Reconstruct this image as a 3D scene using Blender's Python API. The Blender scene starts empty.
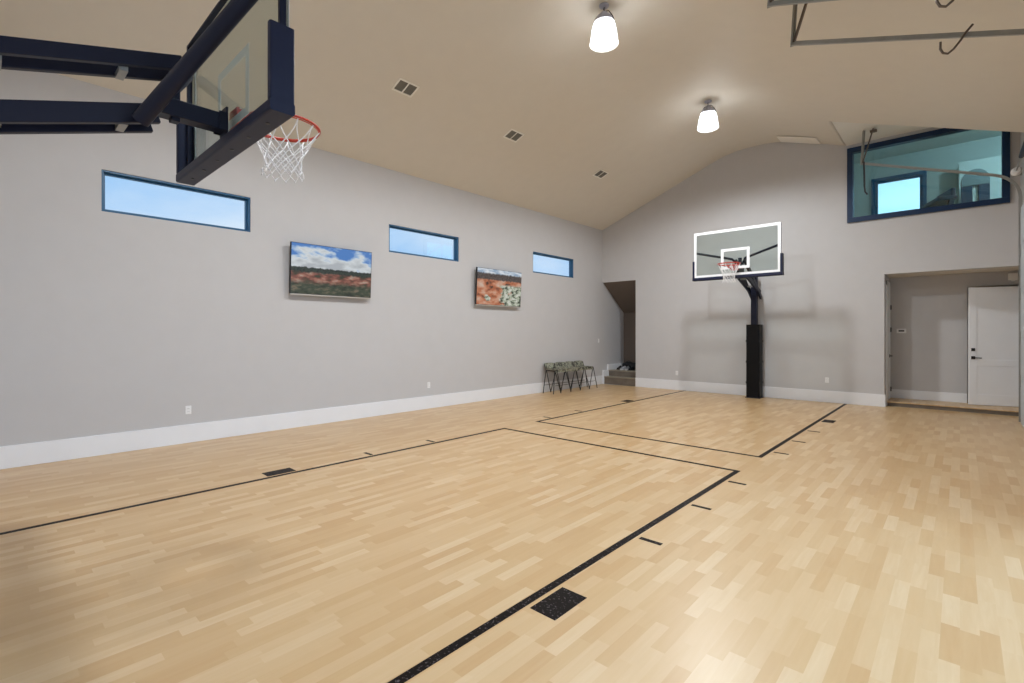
import bpy, math, random
from mathutils import Vector, Matrix
random.seed(7)
S = 1.57                       # lens height in metres; room measures below are multiples of it
C = bpy.context.scene.collection
PI = math.pi
def V(x, y, z): return Vector((x*S, y*S, z*S))

# ------------------------------------------------------------------ mesh builder
class MB:
    def __init__(s): s.v = []; s.f = []; s.sm = []; s.mi = []
    def add(s, vs, fs, smooth=False, mi=0):
        b = len(s.v); s.v += [tuple(p) for p in vs]
        for f in fs: s.f.append(tuple(b+i for i in f)); s.sm.append(smooth); s.mi.append(mi)
        return s
    def box(s, a, b, M=None, mi=0):
        x0,y0,z0 = [min(a[i],b[i]) for i in range(3)]; x1,y1,z1 = [max(a[i],b[i]) for i in range(3)]
        vs = [Vector(p) for p in ((x0,y0,z0),(x1,y0,z0),(x1,y1,z0),(x0,y1,z0),(x0,y0,z1),(x1,y0,z1),(x1,y1,z1),(x0,y1,z1))]
        if M: vs = [M@p for p in vs]
        return s.add(vs, [(0,3,2,1),(4,5,6,7),(0,1,5,4),(1,2,6,5),(2,3,7,6),(3,0,4,7)], mi=mi)
    def rbox(s, a, b, r, M=None, seg=3, axis=2):
        """box with rounded edges round one axis"""
        lo = [min(a[i],b[i]) for i in range(3)]; hi = [max(a[i],b[i]) for i in range(3)]
        i, j = [k for k in range(3) if k != axis]
        pts = []
        for cx, cy, a0 in ((hi[i]-r,hi[j]-r,0),(lo[i]+r,hi[j]-r,90),(lo[i]+r,lo[j]+r,180),(hi[i]-r,lo[j]+r,270)):
            for k in range(seg+1):
                t = math.radians(a0+90*k/seg); pts.append((cx+r*math.cos(t), cy+r*math.sin(t)))
        n = len(pts); vs = []
        for h in (lo[axis], hi[axis]):
            for p in pts:
                q = [0,0,0]; q[i]=p[0]; q[j]=p[1]; q[axis]=h; q = Vector(q); vs.append(M@q if M else q)
        fl = (axis == 1)
        fs = [(k,(k+1)%n,n+(k+1)%n,n+k) for k in range(n)] + [tuple(range(n))[::-1], tuple(range(n,2*n))]
        if fl: fs = [f[::-1] for f in fs]
        return s.add(vs, fs)
    def bar(s, p, q, w, h, up=(0,0,1)):
        """rectangular bar between two points; w across, h along up"""
        p, q = Vector(p), Vector(q); d = (q-p); L = d.length; d.normalize()
        x = d.cross(Vector(up)).normalized(); z = x.cross(d).normalized()
        M = Matrix((( x.x,d.x,z.x,p.x),(x.y,d.y,z.y,p.y),(x.z,d.z,z.z,p.z),(0,0,0,1)))
        return s.box((-w/2,0,-h/2),(w/2,L,h/2), M)
    def tube(s, pts, r, n=8, closed=False, cap=True):
        pts = [Vector(p) for p in pts]; m = len(pts); rings = []
        prev = None
        for i, p in enumerate(pts):
            if closed: d = pts[(i+1)%m]-pts[i-1]
            else: d = pts[min(i+1,m-1)]-pts[max(i-1,0)]
            d.normalize()
            if prev is None: x = d.orthogonal().normalized()
            else:
                x = prev - d*prev.dot(d)
                x = x.normalized() if x.length > 1e-5 else d.orthogonal().normalized()
            prev = x; y = d.cross(x)
            rr = r[i] if isinstance(r, (list,tuple)) else r
            rings.append([p + (x*math.cos(2*PI*k/n)+y*math.sin(2*PI*k/n))*rr for k in range(n)])
        vs = [v for R in rings for v in R]; fs = []
        for i in range(m if closed else m-1):
            j = (i+1) % m
            for k in range(n): fs.append((i*n+k, i*n+(k+1)%n, j*n+(k+1)%n, j*n+k))
        s.add(vs, fs, True)
        if cap and not closed:
            s.add(rings[0], [tuple(range(n))[::-1]]); s.add(rings[-1], [tuple(range(n))])
        return s
    def torus(s, c, R, r, axis='z', n=32, k=10, sy=1):
        pts = []
        for i in range(n):
            t = 2*PI*i/n; a, b = R*math.cos(t), R*sy*math.sin(t)
            pts.append(Vector(c)+Vector({'z':(a,b,0),'y':(a,0,b),'x':(0,a,b)}[axis]))
        return s.tube(pts, r, k, closed=True)
    def lathe(s, prof, c=(0,0,0), n=32, capb=False, capt=False):
        vs = []
        for r, z in prof:
            for k in range(n): vs.append((c[0]+r*math.cos(2*PI*k/n), c[1]+r*math.sin(2*PI*k/n), c[2]+z))
        fs = [(i*n+k, i*n+(k+1)%n, (i+1)*n+(k+1)%n, (i+1)*n+k) for i in range(len(prof)-1) for k in range(n)]
        s.add(vs, fs, True)
        if capb: s.add(vs[:n], [tuple(range(n))[::-1]])
        if capt: s.add(vs[-n:], [tuple(range(n))])
        return s
    def prism(s, poly, y0, y1, smooth=False, mi=0):
        """polygon in xz, extruded along y"""
        n = len(poly)
        vs = [(p[0],y0,p[1]) for p in poly] + [(p[0],y1,p[1]) for p in poly]
        return s.add(vs, [(k,(k+1)%n,n+(k+1)%n,n+k) for k in range(n)]+[tuple(range(n))[::-1],tuple(range(n,2*n))], smooth, mi)
    def build(s, name, mat, parent=None, loc=None, bevel=0, fix=True):
        me = bpy.data.meshes.new(name); me.from_pydata(s.v, [], s.f)
        mats = mat if isinstance(mat, (list,tuple)) else [mat]
        for m in mats: me.materials.append(m)
        for p, sm, mi in zip(me.polygons, s.sm, s.mi): p.use_smooth = sm; p.material_index = mi
        me.update()
        o = bpy.data.objects.new(name, me); C.objects.link(o)
        if loc is not None: o.location = loc
        if parent: o.parent = parent
        if bevel:
            b = o.modifiers.new('bevel','BEVEL'); b.width = bevel; b.segments = 2; b.limit_method = 'ANGLE'; b.angle_limit = 0.9
        return o

def tag(o, label=None, cat=None, group=None, kind=None):
    if label: o['label'] = label
    if cat: o['category'] = cat
    if group: o['group'] = group
    if kind: o['kind'] = kind
    return o
def empty(name, loc, rz=0, **k):
    o = bpy.data.objects.new(name, None); C.objects.link(o); o.location = loc
    o.rotation_euler = (0,0,rz); o.empty_display_size = .1
    return tag(o, **k)
def copy_tree(o, parent=None):
    c = o.copy(); C.objects.link(c)
    if parent: c.parent = parent; c.matrix_parent_inverse = o.matrix_parent_inverse
    for ch in list(bpy.data.objects):
        if ch.parent == o and ch != c: copy_tree(ch, c)
    return c

# ------------------------------------------------------------------ materials
def mat(name, col, rough=.6, metal=0, spec=.5, bump=None, var=None, **k):
    m = bpy.data.materials.new(name); m.use_nodes = True
    nt = m.node_tree; b = nt.nodes['Principled BSDF']
    b.inputs['Base Color'].default_value = (*col,1); b.inputs['Roughness'].default_value = rough
    b.inputs['Metallic'].default_value = metal; b.inputs['Specular IOR Level'].default_value = spec
    tc = nt.nodes.new('ShaderNodeTexCoord')
    nz = nt.nodes.new('ShaderNodeTexNoise'); nz.inputs['Scale'].default_value = (var or (0,4))[1]
    nz.inputs['Detail'].default_value = 4
    nt.links.new(tc.outputs['Object'], nz.inputs['Vector'])
    a = (var or (.03,4))[0]
    mx = nt.nodes.new('ShaderNodeMix'); mx.data_type = 'RGBA'
    mx.inputs['A'].default_value = (*[c*(1-a) for c in col],1); mx.inputs['B'].default_value = (*[min(1,c*(1+a)) for c in col],1)
    nt.links.new(nz.outputs['Fac'], mx.inputs['Factor']); nt.links.new(mx.outputs['Result'], b.inputs['Base Color'])
    if bump:
        n2 = nt.nodes.new('ShaderNodeTexNoise'); n2.inputs['Scale'].default_value = bump[1]; n2.inputs['Detail'].default_value = 3
        nt.links.new(tc.outputs['Object'], n2.inputs['Vector'])
        bp = nt.nodes.new('ShaderNodeBump'); bp.inputs['Strength'].default_value = bump[0]; bp.inputs['Distance'].default_value = .01
        nt.links.new(n2.outputs['Fac'], bp.inputs['Height']); nt.links.new(bp.outputs['Normal'], b.inputs['Normal'])
    return m
def glassmat(name, tint, refl=.08, rough=0.0):
    m = bpy.data.materials.new(name); m.use_nodes = True; nt = m.node_tree; nt.nodes.clear()
    out = nt.nodes.new('ShaderNodeOutputMaterial'); tr = nt.nodes.new('ShaderNodeBsdfTransparent'); gl = nt.nodes.new('ShaderNodeBsdfGlossy')
    tr.inputs['Color'].default_value = (*tint,1); gl.inputs['Roughness'].default_value = rough
    ge = nt.nodes.new('ShaderNodeNewGeometry'); dt = nt.nodes.new('ShaderNodeVectorMath'); dt.operation = 'DOT_PRODUCT'
    nt.links.new(ge.outputs['Normal'], dt.inputs[0]); nt.links.new(ge.outputs['Incoming'], dt.inputs[1])
    def mm(op, a, b):
        n = nt.nodes.new('ShaderNodeMath'); n.operation = op
        for i, x in enumerate((a,b)):
            if isinstance(x,(int,float)): n.inputs[i].default_value = x
            elif x is not None: nt.links.new(x, n.inputs[i])
        return n.outputs[0]
    fr_ = mm('ADD', mm('MULTIPLY', mm('POWER', mm('SUBTRACT', 1, mm('ABSOLUTE', dt.outputs['Value'], 0)), 5), .8), refl*.5)
    mx = nt.nodes.new('ShaderNodeMixShader')
    nt.links.new(fr_, mx.inputs[0]); nt.links.new(tr.outputs[0], mx.inputs[1]); nt.links.new(gl.outputs[0], mx.inputs[2])
    nt.links.new(mx.outputs[0], out.inputs[0]); return m

M_wall = mat('greige_wall_paint', (.54,.53,.53), .75, spec=.25, bump=(.06,60))
M_ceil = mat('ceiling_paint', (.735,.695,.615), .55, spec=.3, bump=(.05,50))
M_soff = mat('white_soffit_paint', (.80,.80,.77), .8, spec=.2)
M_white = mat('white_trim_paint', (.80,.81,.83), .4)
M_door = mat('white_door_paint', (.90,.92,.95), .4)
M_navy = mat('navy_powder_coat', (.005,.007,.024), .45, spec=.3, bump=(.03,80))
M_pad = mat('navy_rubber_padding', (.007,.011,.038), .5, spec=.35)
M_black = mat('black_vinyl_pad', (.003,.003,.004), .5, spec=.2, bump=(.25,6))
M_blk = mat('black_metal', (.012,.012,.014), .4)
M_frame = mat('blue_window_frame', (.018,.10,.21), .35)
M_nframe = mat('dark_navy_window_frame', (.006,.026,.075), .35, spec=.35)
M_galv = mat('galvanised_steel', (.36,.36,.34), .38, metal=.75, var=(.15,12))
M_dkst = mat('dull_brown_steel', (.13,.10,.08), .45, metal=.6)
M_rim = mat('orange_red_rim', (.52,.045,.022), .35)
M_net = mat('white_nylon_net', (.85,.85,.86), .8)
M_wline = mat('white_board_lines', (.86,.87,.88), .4)
M_vent = mat('white_vent_frame', (.90,.88,.82), .5)
M_ventd = mat('dark_vent_louvre', (.22,.215,.19), .6)
M_plate = mat('white_switch_plate', (.80,.80,.80), .4)
M_dark = mat('dark_slot', (.03,.03,.03), .6)
M_chrome = mat('brushed_nickel', (.42,.43,.52), .4, metal=.4)
M_step = mat('worn_grey_brown_step', (.16,.13,.10), .6, var=(.35,6))
M_nose = mat('light_oak_nosing', (.30,.26,.20), .5, var=(.2,9))
M_alum = mat('silver_tv_edge', (.55,.52,.48), .35, metal=.4)
M_conc = mat('concrete_driveway', (.42,.41,.39), .9, var=(.1,2))
M_gdoor = mat('pale_grey_door_panel', (.50,.54,.58), .5)
M_stairw = mat('shaded_taupe_stair_wall', (.15,.12,.10), .8)  # taupe darkened; the alcove's shade is put into the colour
M_glass = glassmat('window_glass', (.92,.96,.98), .08)
M_bglass = glassmat('backboard_glass', (.86,.91,.90), .09)
M_lglass = glassmat('loft_glass', (.66,.87,.90), .10)

# maple strip floor
def floor_mat():
    m = bpy.data.materials.new('maple_strip_floor'); m.use_nodes = True; nt = m.node_tree; N = nt.nodes; L = nt.links
    b = N['Principled BSDF']
    def math_(op, a, b_=None, c=None):
        n = N.new('ShaderNodeMath'); n.operation = op
        for i, x in enumerate((a, b_, c)):
            if x is None: continue
            if isinstance(x, (int,float)): n.inputs[i].default_value = x
            else: L.new(x, n.inputs[i])
        return n.outputs[0]
    tc = N.new('ShaderNodeTexCoord'); sp = N.new('ShaderNodeSeparateXYZ'); L.new(tc.outputs['Object'], sp.inputs[0])
    X, Y = sp.outputs[0], sp.outputs[1]
    row = math_('FLOOR', math_('DIVIDE', X, .076))
    w1 = N.new('ShaderNodeTexWhiteNoise'); w1.noise_dimensions = '1D'; L.new(row, w1.inputs['W'])
    col = math_('FLOOR', math_('ADD', math_('DIVIDE', Y, .40), math_('MULTIPLY', w1.outputs['Value'], 7.3)))
    cb = N.new('ShaderNodeCombineXYZ'); L.new(row, cb.inputs[0]); L.new(col, cb.inputs[1])
    w2 = N.new('ShaderNodeTexWhiteNoise'); w2.noise_dimensions = '2D'; L.new(cb.outputs[0], w2.inputs['Vector'])
    # grain
    mp = N.new('ShaderNodeMapping'); mp.inputs['Scale'].default_value = (28, 2.2, 1); L.new(tc.outputs['Object'], mp.inputs[0])
    ad = N.new('ShaderNodeVectorMath'); ad.operation = 'ADD'; L.new(mp.outputs[0], ad.inputs[0])
    sc = N.new('ShaderNodeVectorMath'); sc.operation = 'SCALE'; sc.inputs['Scale'].default_value = 9; L.new(w2.outputs['Color'], sc.inputs[0]); L.new(sc.outputs[0], ad.inputs[1])
    nz = N.new('ShaderNodeTexNoise'); nz.inputs['Scale'].default_value = 1.2; nz.inputs['Detail'].default_value = 5; nz.inputs['Distortion'].default_value = .6; L.new(ad.outputs[0], nz.inputs['Vector'])
    f = math_('ADD', math_('MULTIPLY', w2.outputs['Value'], .8), math_('MULTIPLY', math_('SUBTRACT', nz.outputs['Fac'], .3), .45))
    cr = N.new('ShaderNodeValToRGB'); e = cr.color_ramp
    e.elements[0].position = 0; e.elements[0].color = (.545,.335,.155,1)
    e.elements[1].position = 1; e.elements[1].color = (.685,.505,.30,1)
    x = e.elements.new(.35); x.color = (.585,.385,.19,1)
    x = e.elements.new(.7); x.color = (.625,.43,.23,1)
    L.new(f, cr.inputs[0]); L.new(cr.outputs[0], b.inputs['Base Color'])
    b.inputs['Roughness'].default_value = .33; b.inputs['Specular IOR Level'].default_value = .45
    # low undulation of the boards blurs reflections
    bn = N.new('ShaderNodeTexNoise'); bn.inputs['Scale'].default_value = 3; L.new(tc.outputs['Object'], bn.inputs['Vector'])
    bp = N.new('ShaderNodeBump'); bp.inputs['Strength'].default_value = .05; bp.inputs['Distance'].default_value = .02
    L.new(bn.outputs['Fac'], bp.inputs['Height']); L.new(bp.outputs['Normal'], b.inputs['Normal'])
    return m
M_floor = floor_mat()
def line_mat():
    m = bpy.data.materials.new('speckled_black_line'); m.use_nodes = True; nt = m.node_tree; N = nt.nodes; L = nt.links
    b = N['Principled BSDF']; tc = N.new('ShaderNodeTexCoord')
    nz = N.new('ShaderNodeTexNoise'); nz.inputs['Scale'].default_value = 55; nz.inputs['Detail'].default_value = 3; L.new(tc.outputs['Object'], nz.inputs['Vector'])
    cr = N.new('ShaderNodeValToRGB'); e = cr.color_ramp
    e.elements[0].position = .58; e.elements[0].color = (.007,.004,.003,1); e.elements[1].position = .72; e.elements[1].color = (.16,.13,.13,1)
    L.new(nz.outputs['Fac'], cr.inputs[0]); L.new(cr.outputs[0], b.inputs['Base Color']); b.inputs['Roughness'].default_value = .45
    b.inputs['Specular IOR Level'].default_value = .08
    return m
M_line = line_mat()
def camo_mat():
    m = bpy.data.materials.new('camouflage_fabric'); m.use_nodes = True; nt = m.node_tree; N = nt.nodes; L = nt.links
    b = N['Principled BSDF']; tc = N.new('ShaderNodeTexCoord')
    nz = N.new('ShaderNodeTexNoise'); nz.inputs['Scale'].default_value = 9; nz.inputs['Detail'].default_value = 2; L.new(tc.outputs['Object'], nz.inputs['Vector'])
    cr = N.new('ShaderNodeValToRGB'); e = cr.color_ramp; e.interpolation = 'CONSTANT'
    e.elements[0].position = 0; e.elements[0].color = (.055,.055,.045,1); e.elements[1].position = .42; e.elements[1].color = (.19,.19,.14,1)
    x = e.elements.new(.5); x.color = (.30,.30,.23,1); x = e.elements.new(.6); x.color = (.14,.13,.09,1)
    L.new(nz.outputs['Fac'], cr.inputs[0]); L.new(cr.outputs[0], b.inputs['Base Color']); b.inputs['Roughness'].default_value = .9
    return m
M_camo = camo_mat()

# ------------------------------------------------------------------ room shell
XL, XR, Y0, Y1 = -5.18, .52, -.30, 8.26
T = .10          # wall thickness (x S)
def grid_wall(name, axis, at, t, u0, u1, z0, z1, holes, m, **k):
    """wall slab with rectangular holes; axis 'x': plane x=at, u is y; axis 'y': plane y=at, u is x"""
    us = sorted({u0,u1,*[h[0] for h in holes],*[h[1] for h in holes]}); zs = sorted({z0,z1,*[h[2] for h in holes],*[h[3] for h in holes]})
    us = [u for u in us if u0<=u<=u1]; zs = [z for z in zs if z0<=z<=z1]
    mb = MB()
    for i in range(len(us)-1):
        # merge vertically where possible
        j = 0
        while j < len(zs)-1:
            uc = (us[i]+us[i+1])/2
            solid = lambda q: not any(h[0]<uc<h[1] and h[2]<(zs[q]+zs[q+1])/2<h[3] for h in holes)
            if solid(j):
                e = j
                while e+1 < len(zs)-1 and solid(e+1): e += 1
                a = (at, us[i], zs[j]); b = (at+t, us[i+1], zs[e+1])
                if axis == 'y': a = (us[i], at, zs[j]); b = (us[i+1], at+t, zs[e+1])
                mb.box([c*S for c in a], [c*S for c in b]); j = e+1
            else: j += 1
    o = mb.build(name, m); return tag(o, kind='structure', **k)

fl = MB(); fl.box(V(XL-T,Y0-T,-.08), V(XR+.02,Y1,0)); fl.box(V(-.753,Y1,-.08), V(.75,8.42,0))
floor = tag(fl.build('floor', M_floor), 'pale maple strip sports floor', 'floor', kind='structure')
WIN = [(.66,1.80),(3.39,4.53),(6.14,7.29)]; WZ = (2.00,2.345)
grid_wall('wall_left','x',XL,-T,Y0-T,Y1,0,3.2,[(a,b,*WZ) for a,b in WIN],M_wall,label='long greige wall with three high slot windows',cat='wall')
LW = (-1.17,.437,2.547,3.593); RX0 = -.753
grid_wall('wall_end','y',Y1,T,XL,XR+.25,0,4.1,[(XL,-4.46,0,1.99),(RX0,XR,0,1.795),LW],M_wall,label='greige gable wall behind the far hoop',cat='wall')
grid_wall('wall_back','y',Y0,-T,XL-T,XR+T,0,4.1,[],M_wall,label='wall behind the near hoop',cat='wall')
GD = [(.22,3.50),(4.30,7.70)]; GZ = 2.36
grid_wall('wall_right','x',XR,T,Y0-T,Y1,0,3.8,[(a,b,0,GZ) for a,b in GD],M_wall,label='right wall with two tall garage door openings',cat='wall')

def prof_z(x):
    l = 3.02+.386*(x-XL); r = 3.643-.36*(x+1.18); top = 3.952
    # smooth minimum of the two slopes and the flat ridge
    k = .05
    def smin(a, b, k):
        h = max(k-abs(a-b),0)/k; return min(a,b)-h*h*k*.25
    return smin(smin(l, top, .11), r, .11)
xs = [XL-T*.9, XL]+[XL+.1+i*.06 for i in range(200) if XL+.1+i*.06 < XR-.03]+[XR, XR+T]
def ceil_strip(mb, xs, y0, y1, zf, t=.12):
    for i in range(len(xs)-1): pass
    vs = []; n = len(xs)
    for y in (y0,y1):
        for x in xs: vs.append(V(x,y,zf(x)))
    mb.add(vs, [(i, n+i, n+i+1, i+1) for i in range(n-1)], True)
    vs2 = [Vector(v)+Vector((0,0,t*S)) for v in vs]
    mb.add(vs2, [(i, i+1, n+i+1, n+i) for i in range(n-1)], True)
    for y in (0,1):
        for i in range(n-1):
            q = [vs[y*n+i],vs[y*n+i+1],vs2[y*n+i+1],vs2[y*n+i]]
            mb.add(q, [(0,1,2,3)])
    mb.add([vs[0],vs[n],vs2[n],vs2[0]],[(0,1,2,3)]); mb.add([vs[n-1],vs[2*n-1],vs2[2*n-1],vs2[n-1]],[(0,1,2,3)])
cm = MB(); YD = 7.19; XD = -1.18
ceil_strip(cm, xs, Y0-T, YD, prof_z)
xl = [x for x in xs if x < XD]+[XD]
ceil_strip(cm, xl, YD, Y1+.005, prof_z)
# triangular fascia above the slope where the raised soffit starts
cm.add([V(XD,YD+.001,3.643),V(XR+T,YD+.001,prof_z(XR+T)),V(XR+T,YD+.001,3.8),V(XD,YD+.001,3.8)], [(0,1,2,3)])
tag(cm.build('ceiling', M_ceil), 'tan vaulted ceiling with a flat ridge', 'ceiling', kind='structure')
sm_ = MB(); sm_.box(V(XD,YD+.002,3.643), V(XR+T,Y1+.01,3.76))
tag(sm_.build('trim_1', M_soff), 'white raised soffit above the loft window', 'soffit', kind='structure')

# baseboards
BH, BT = .167, .012
def base(name, boxes, label, h=BH, z=0):
    mb = MB()
    for a, b in boxes: mb.box(V(a[0],a[1],z), V(b[0],b[1],z+h))
    tag(mb.build(name, M_white, bevel=.004), label, 'baseboard', kind='structure')
base('baseboard_left', [((XL,Y0),(XL+BT,Y1-.02))], 'tall white baseboard along the left wall')
base('baseboard_end', [((-4.46,Y1-BT),(RX0,Y1)), ((RX0-.001,Y1-BT),(RX0+BT,Y1+.10))], 'tall white baseboard along the far gable wall')
base('baseboard_back', [((XL+BT,Y0),(XR,Y0+BT))], 'white baseboard behind the near hoop')
base('baseboard_right', [((XR-BT,Y0+BT),(XR,GD[0][0]-.05)),((XR-BT,GD[0][1]+.05),(XR,GD[1][0]-.05)),((XR-BT,GD[1][1]+.06),(XR,Y1-BT))], 'white baseboard between the garage doors')

# ---- recess on the right of the end wall
YB = 8.95; PH = .06
mb = MB(); mb.box(V(RX0-T,Y1+T,0),V(RX0,YB+.4,2.0)); tag(mb.build('wall_recess_left', M_wall),'left side wall of the entry recess','wall',kind='structure')
DO = (.07,.62,PH,PH+1.56)
grid_wall('wall_recess_back','y',YB,.05,RX0,.80,0,2.0,[DO],M_wall,label='back wall of the entry recess',cat='wall')
mb = MB(); mb.box(V(.75,Y1+T,0),V(.85,YB,2.0)); mb.box(V(RX0,YB+.35,0),V(.85,YB+.4,2.0)); mb.box(V(.62,YB+.05,0),V(.67,YB+.35,2.0)); mb.box(V(0.0,YB+.05,0),V(.03,YB+.35,2.0))
tag(mb.build('wall_recess_right', M_wall),'closet walls behind the entry recess','wall',kind='structure')
mb = MB(); mb.box(V(RX0-T,Y1+T-.02,1.80),V(.85,YB+.4,1.9)); tag(mb.build('ceiling_recess', M_ceil),'ceiling of the entry recess','ceiling',kind='structure')
mb = MB(); mb.box(V(RX0,8.42,0),V(.75,YB+.35,PH-.012)); tag(mb.build('trim_2', M_step),'dark riser under the raised threshold','riser',kind='structure')
mb = MB(); mb.box(V(RX0,8.405,PH-.012),V(.75,YB+.35,PH)); tag(mb.build('floor_recess', M_floor),'raised wooden floor inside the entry recess','floor',kind='structure')
base('baseboard_recess', [((RX0,YB-BT),(DO[0],YB))], 'white baseboard on the recess back wall', h=.125, z=PH)

# ---- stair alcove at the left of the end wall
SB = 9.08
mb = MB(); mb.box(V(XL-T,Y1,0),V(XL,SB+T,3.2)); tag(mb.build('wall_stair_left', M_wall),'left wall of the stair alcove','wall',kind='structure')
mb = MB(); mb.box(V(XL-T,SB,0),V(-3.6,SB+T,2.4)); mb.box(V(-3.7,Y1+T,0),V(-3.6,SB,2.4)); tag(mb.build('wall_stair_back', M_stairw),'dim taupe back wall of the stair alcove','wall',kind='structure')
mb = MB(); yy=[(Y1+.02,1.992),(SB,1.42)]
mb.add([V(XL,Y1+.02,1.992),V(-3.6,Y1+.02,1.992),V(-3.6,SB,1.42),V(XL,SB,1.42),V(XL,Y1+.02,2.2),V(-3.6,Y1+.02,2.2),V(-3.6,SB,2.2),V(XL,SB,2.2)],
       [(0,1,2,3),(4,7,6,5),(0,4,5,1),(1,5,6,2),(2,6,7,3),(3,7,4,0)])
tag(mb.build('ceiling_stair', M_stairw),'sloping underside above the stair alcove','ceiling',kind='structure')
steps = empty('floor_stair', V(-4.82,Y1,0), label='short flight of grey-brown steps in the alcove', cat='steps', kind='structure')
def stp(y0,y1,z0,z1,n):
    mb = MB(); mb.box(V(XL+.03+4.82,y0-Y1,z0),V(-4.46+4.82 if n else .355,y1-Y1,z1-.018)); mb.build('riser', M_step, steps)
    mb = MB(); mb.box(V(XL+.03+4.82,y0-Y1-.012,z1-.018),V(-4.46+4.82 if n else .355,y1-Y1,z1)); mb.build('tread', M_nose, steps, bevel=.004)
stp(Y1+.02,SB,0,.15,0); stp(Y1+.19,SB,.15,.265,1)
mb = MB(); mb.box(V(-4.46,Y1+T,0),V(-3.7,SB,.265)); mb.build('landing', M_step, steps).location = -V(-4.82,Y1,0)
mb = MB()
for (a,b,h) in ((Y1-.002,Y1+.17,.15+.12),(Y1+.17,SB,.265+.11)): mb.box(V(XL,a,0),V(XL+.03,b,h))
tag(mb.build('baseboard_stair', M_white),'white stepped skirting beside the alcove steps','baseboard',kind='structure')

# ---- loft room behind the big interior window
LF, LC, LB, LX0, LX1 = 2.30, 4.15, 11.0, -1.6, 1.6
M_loft = mat('loft_wall_paint', (.50,.53,.52), .8)
M_loftc = mat('loft_ceiling_paint', (.62,.64,.62), .8)
lw = (-1.19,-.42,2.75,3.80)
grid_wall('wall_loft_back','y',LB,T,LX0-T,LX1+T,LF,LC,[lw],M_loft,label='back wall of the loft room',cat='wall')
mb = MB(); mb.box(V(LX0-T,Y1+T,LF),V(LX0,LB,LC)); tag(mb.build('wall_loft_left',M_loft),'left wall of the loft room','wall',kind='structure')
LRW = (8.9,10.4,2.9,3.9)
grid_wall('wall_loft_right','x',LX1,T,Y1+T,LB,LF,LC,[LRW],M_loft,label='right wall of the loft room',cat='wall')
mb = MB(); mb.box(V(LX0-T,Y1,LC),V(LX1+T,LB+T,LC+.1)); tag(mb.build('ceiling_loft',M_loftc),'white ceiling of the loft room','ceiling',kind='structure')
mb = MB(); mb.box(V(LX0-T,Y1+T,LF-.1),V(LX1+T,LB+T,LF)); tag(mb.build('floor_loft',M_floor),'floor of the loft room','floor',kind='structure')
mb = MB(); mb.box(V(LX0-T,Y1+.001,4.1),V(LX1+T,Y1+T,LC)); mb.box(V(XR+.25,Y1,LF-.1),V(LX1+T,Y1+T,LC)); mb.box(V(LX0-T,Y1+.03,LF),V(LX0,Y1+T,LC))
tag(mb.build('wall_loft_front',M_loft),'wall head above the loft window','wall',kind='structure')

# ---- windows
def window(name, axis, at, u0, u1, z0, z1, fw, d, glass, label, off=0, dirn=1, mat_=None, inner=True):
    """frame of width fw and depth d (in S), pane in it"""
    c = V(at,(u0+u1)/2,z0) if axis=='x' else V((u0+u1)/2,at,z0)
    r = empty(name, c, label=label, cat='window', kind='structure')
    def B(mb, a0,a1,b0,b1,p0,p1):
        if axis=='x': mb.box(V(p0,a0-(u0+u1)/2,b0-z0),V(p1,a1-(u0+u1)/2,b1-z0))
        else: mb.box(V(a0-(u0+u1)/2,p0,b0-z0),V(a1-(u0+u1)/2,p1,b1-z0))
    mb = MB(); e0, e1 = off, off+dirn*d
    B(mb,u0,u1,z0,z0+fw,e0,e1); B(mb,u0,u1,z1-fw,z1,e0,e1); B(mb,u0,u0+fw,z0+fw,z1-fw,e0,e1); B(mb,u1-fw,u1,z0+fw,z1-fw,e0,e1)
    mb.build('window_frame', mat_ or M_frame, r, bevel=.004)
    if inner:
        g = fw*.7; mb = MB(); i0, i1 = off+dirn*d*.45, off+dirn*d*.9
        a0,a1,b0,b1 = u0+fw,u1-fw,z0+fw,z1-fw
        B(mb,a0,a1,b0,b0+g,i0,i1); B(mb,a0,a1,b1-g,b1,i0,i1); B(mb,a0,a0+g,b0+g,b1-g,i0,i1); B(mb,a1-g,a1,b0+g,b1-g,i0,i1)
        mb.build('window_sash', mat_ or M_frame, r, bevel=.003)
    mb = MB(); B(mb,u0+fw*.6,u1-fw*.6,z0+fw*.6,z1-fw*.6,off+dirn*d*.62,off+dirn*d*.62+dirn*.005)
    mb.build('window_pane', glass, r)
    return r
for i, ((a,b), w) in enumerate(zip(WIN, ('nearest, behind the near backboard','between the two wall screens','farthest, above the camouflage bench'))):
    window('window_%d'%(i+1),'x',XL,a,b,*WZ,.017,.085,M_glass,'high slot window in the left wall, '+w,off=-.008,dirn=-1)
window('window_4','y',Y1,LW[0],LW[1],LW[2],LW[3],.068,.10,M_lglass,'large dark-framed loft window above the recess',off=-.03,inner=False,mat_=M_nframe)
window('window_5','y',LB,lw[0],lw[1],lw[2],lw[3],.055,.08,M_glass,'bright window on the back wall of the loft',off=-.03)
window('window_6','x',LX1,LRW[0],LRW[1],LRW[2],LRW[3],.05,.10,M_glass,'added side window that lets light into the loft room',off=-.02)  # invented window, brings daylight into the loft

# ---- court lines laid in the floor (children of the floor)
LWD = .055
def fbox(name, x0,x1,y0,y1, z=.0015):
    mb = MB(); mb.box((x0,y0,-.002),(x1,y1,z)); return mb.build(name, M_line, floor)
def court(xa, xb, yline, yend):
    """key: side lines at xa, xb (S), free-throw line at yline, going to yend"""
    s = 1 if yend > yline else -1
    for x in (xa, xb): fbox('court_line', x*S-LWD/2, x*S+LWD/2, min(yline,yend)*S, max(yline,yend)*S)
    fbox('court_line', xa*S+LWD/2, xb*S-LWD/2, yline*S, yline*S+s*LWD)
KA, KB = -3.513, -1.187
court(KA, KB, 3.718, Y0+BT); court(KA, KB, 4.227, Y1-BT)

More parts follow.
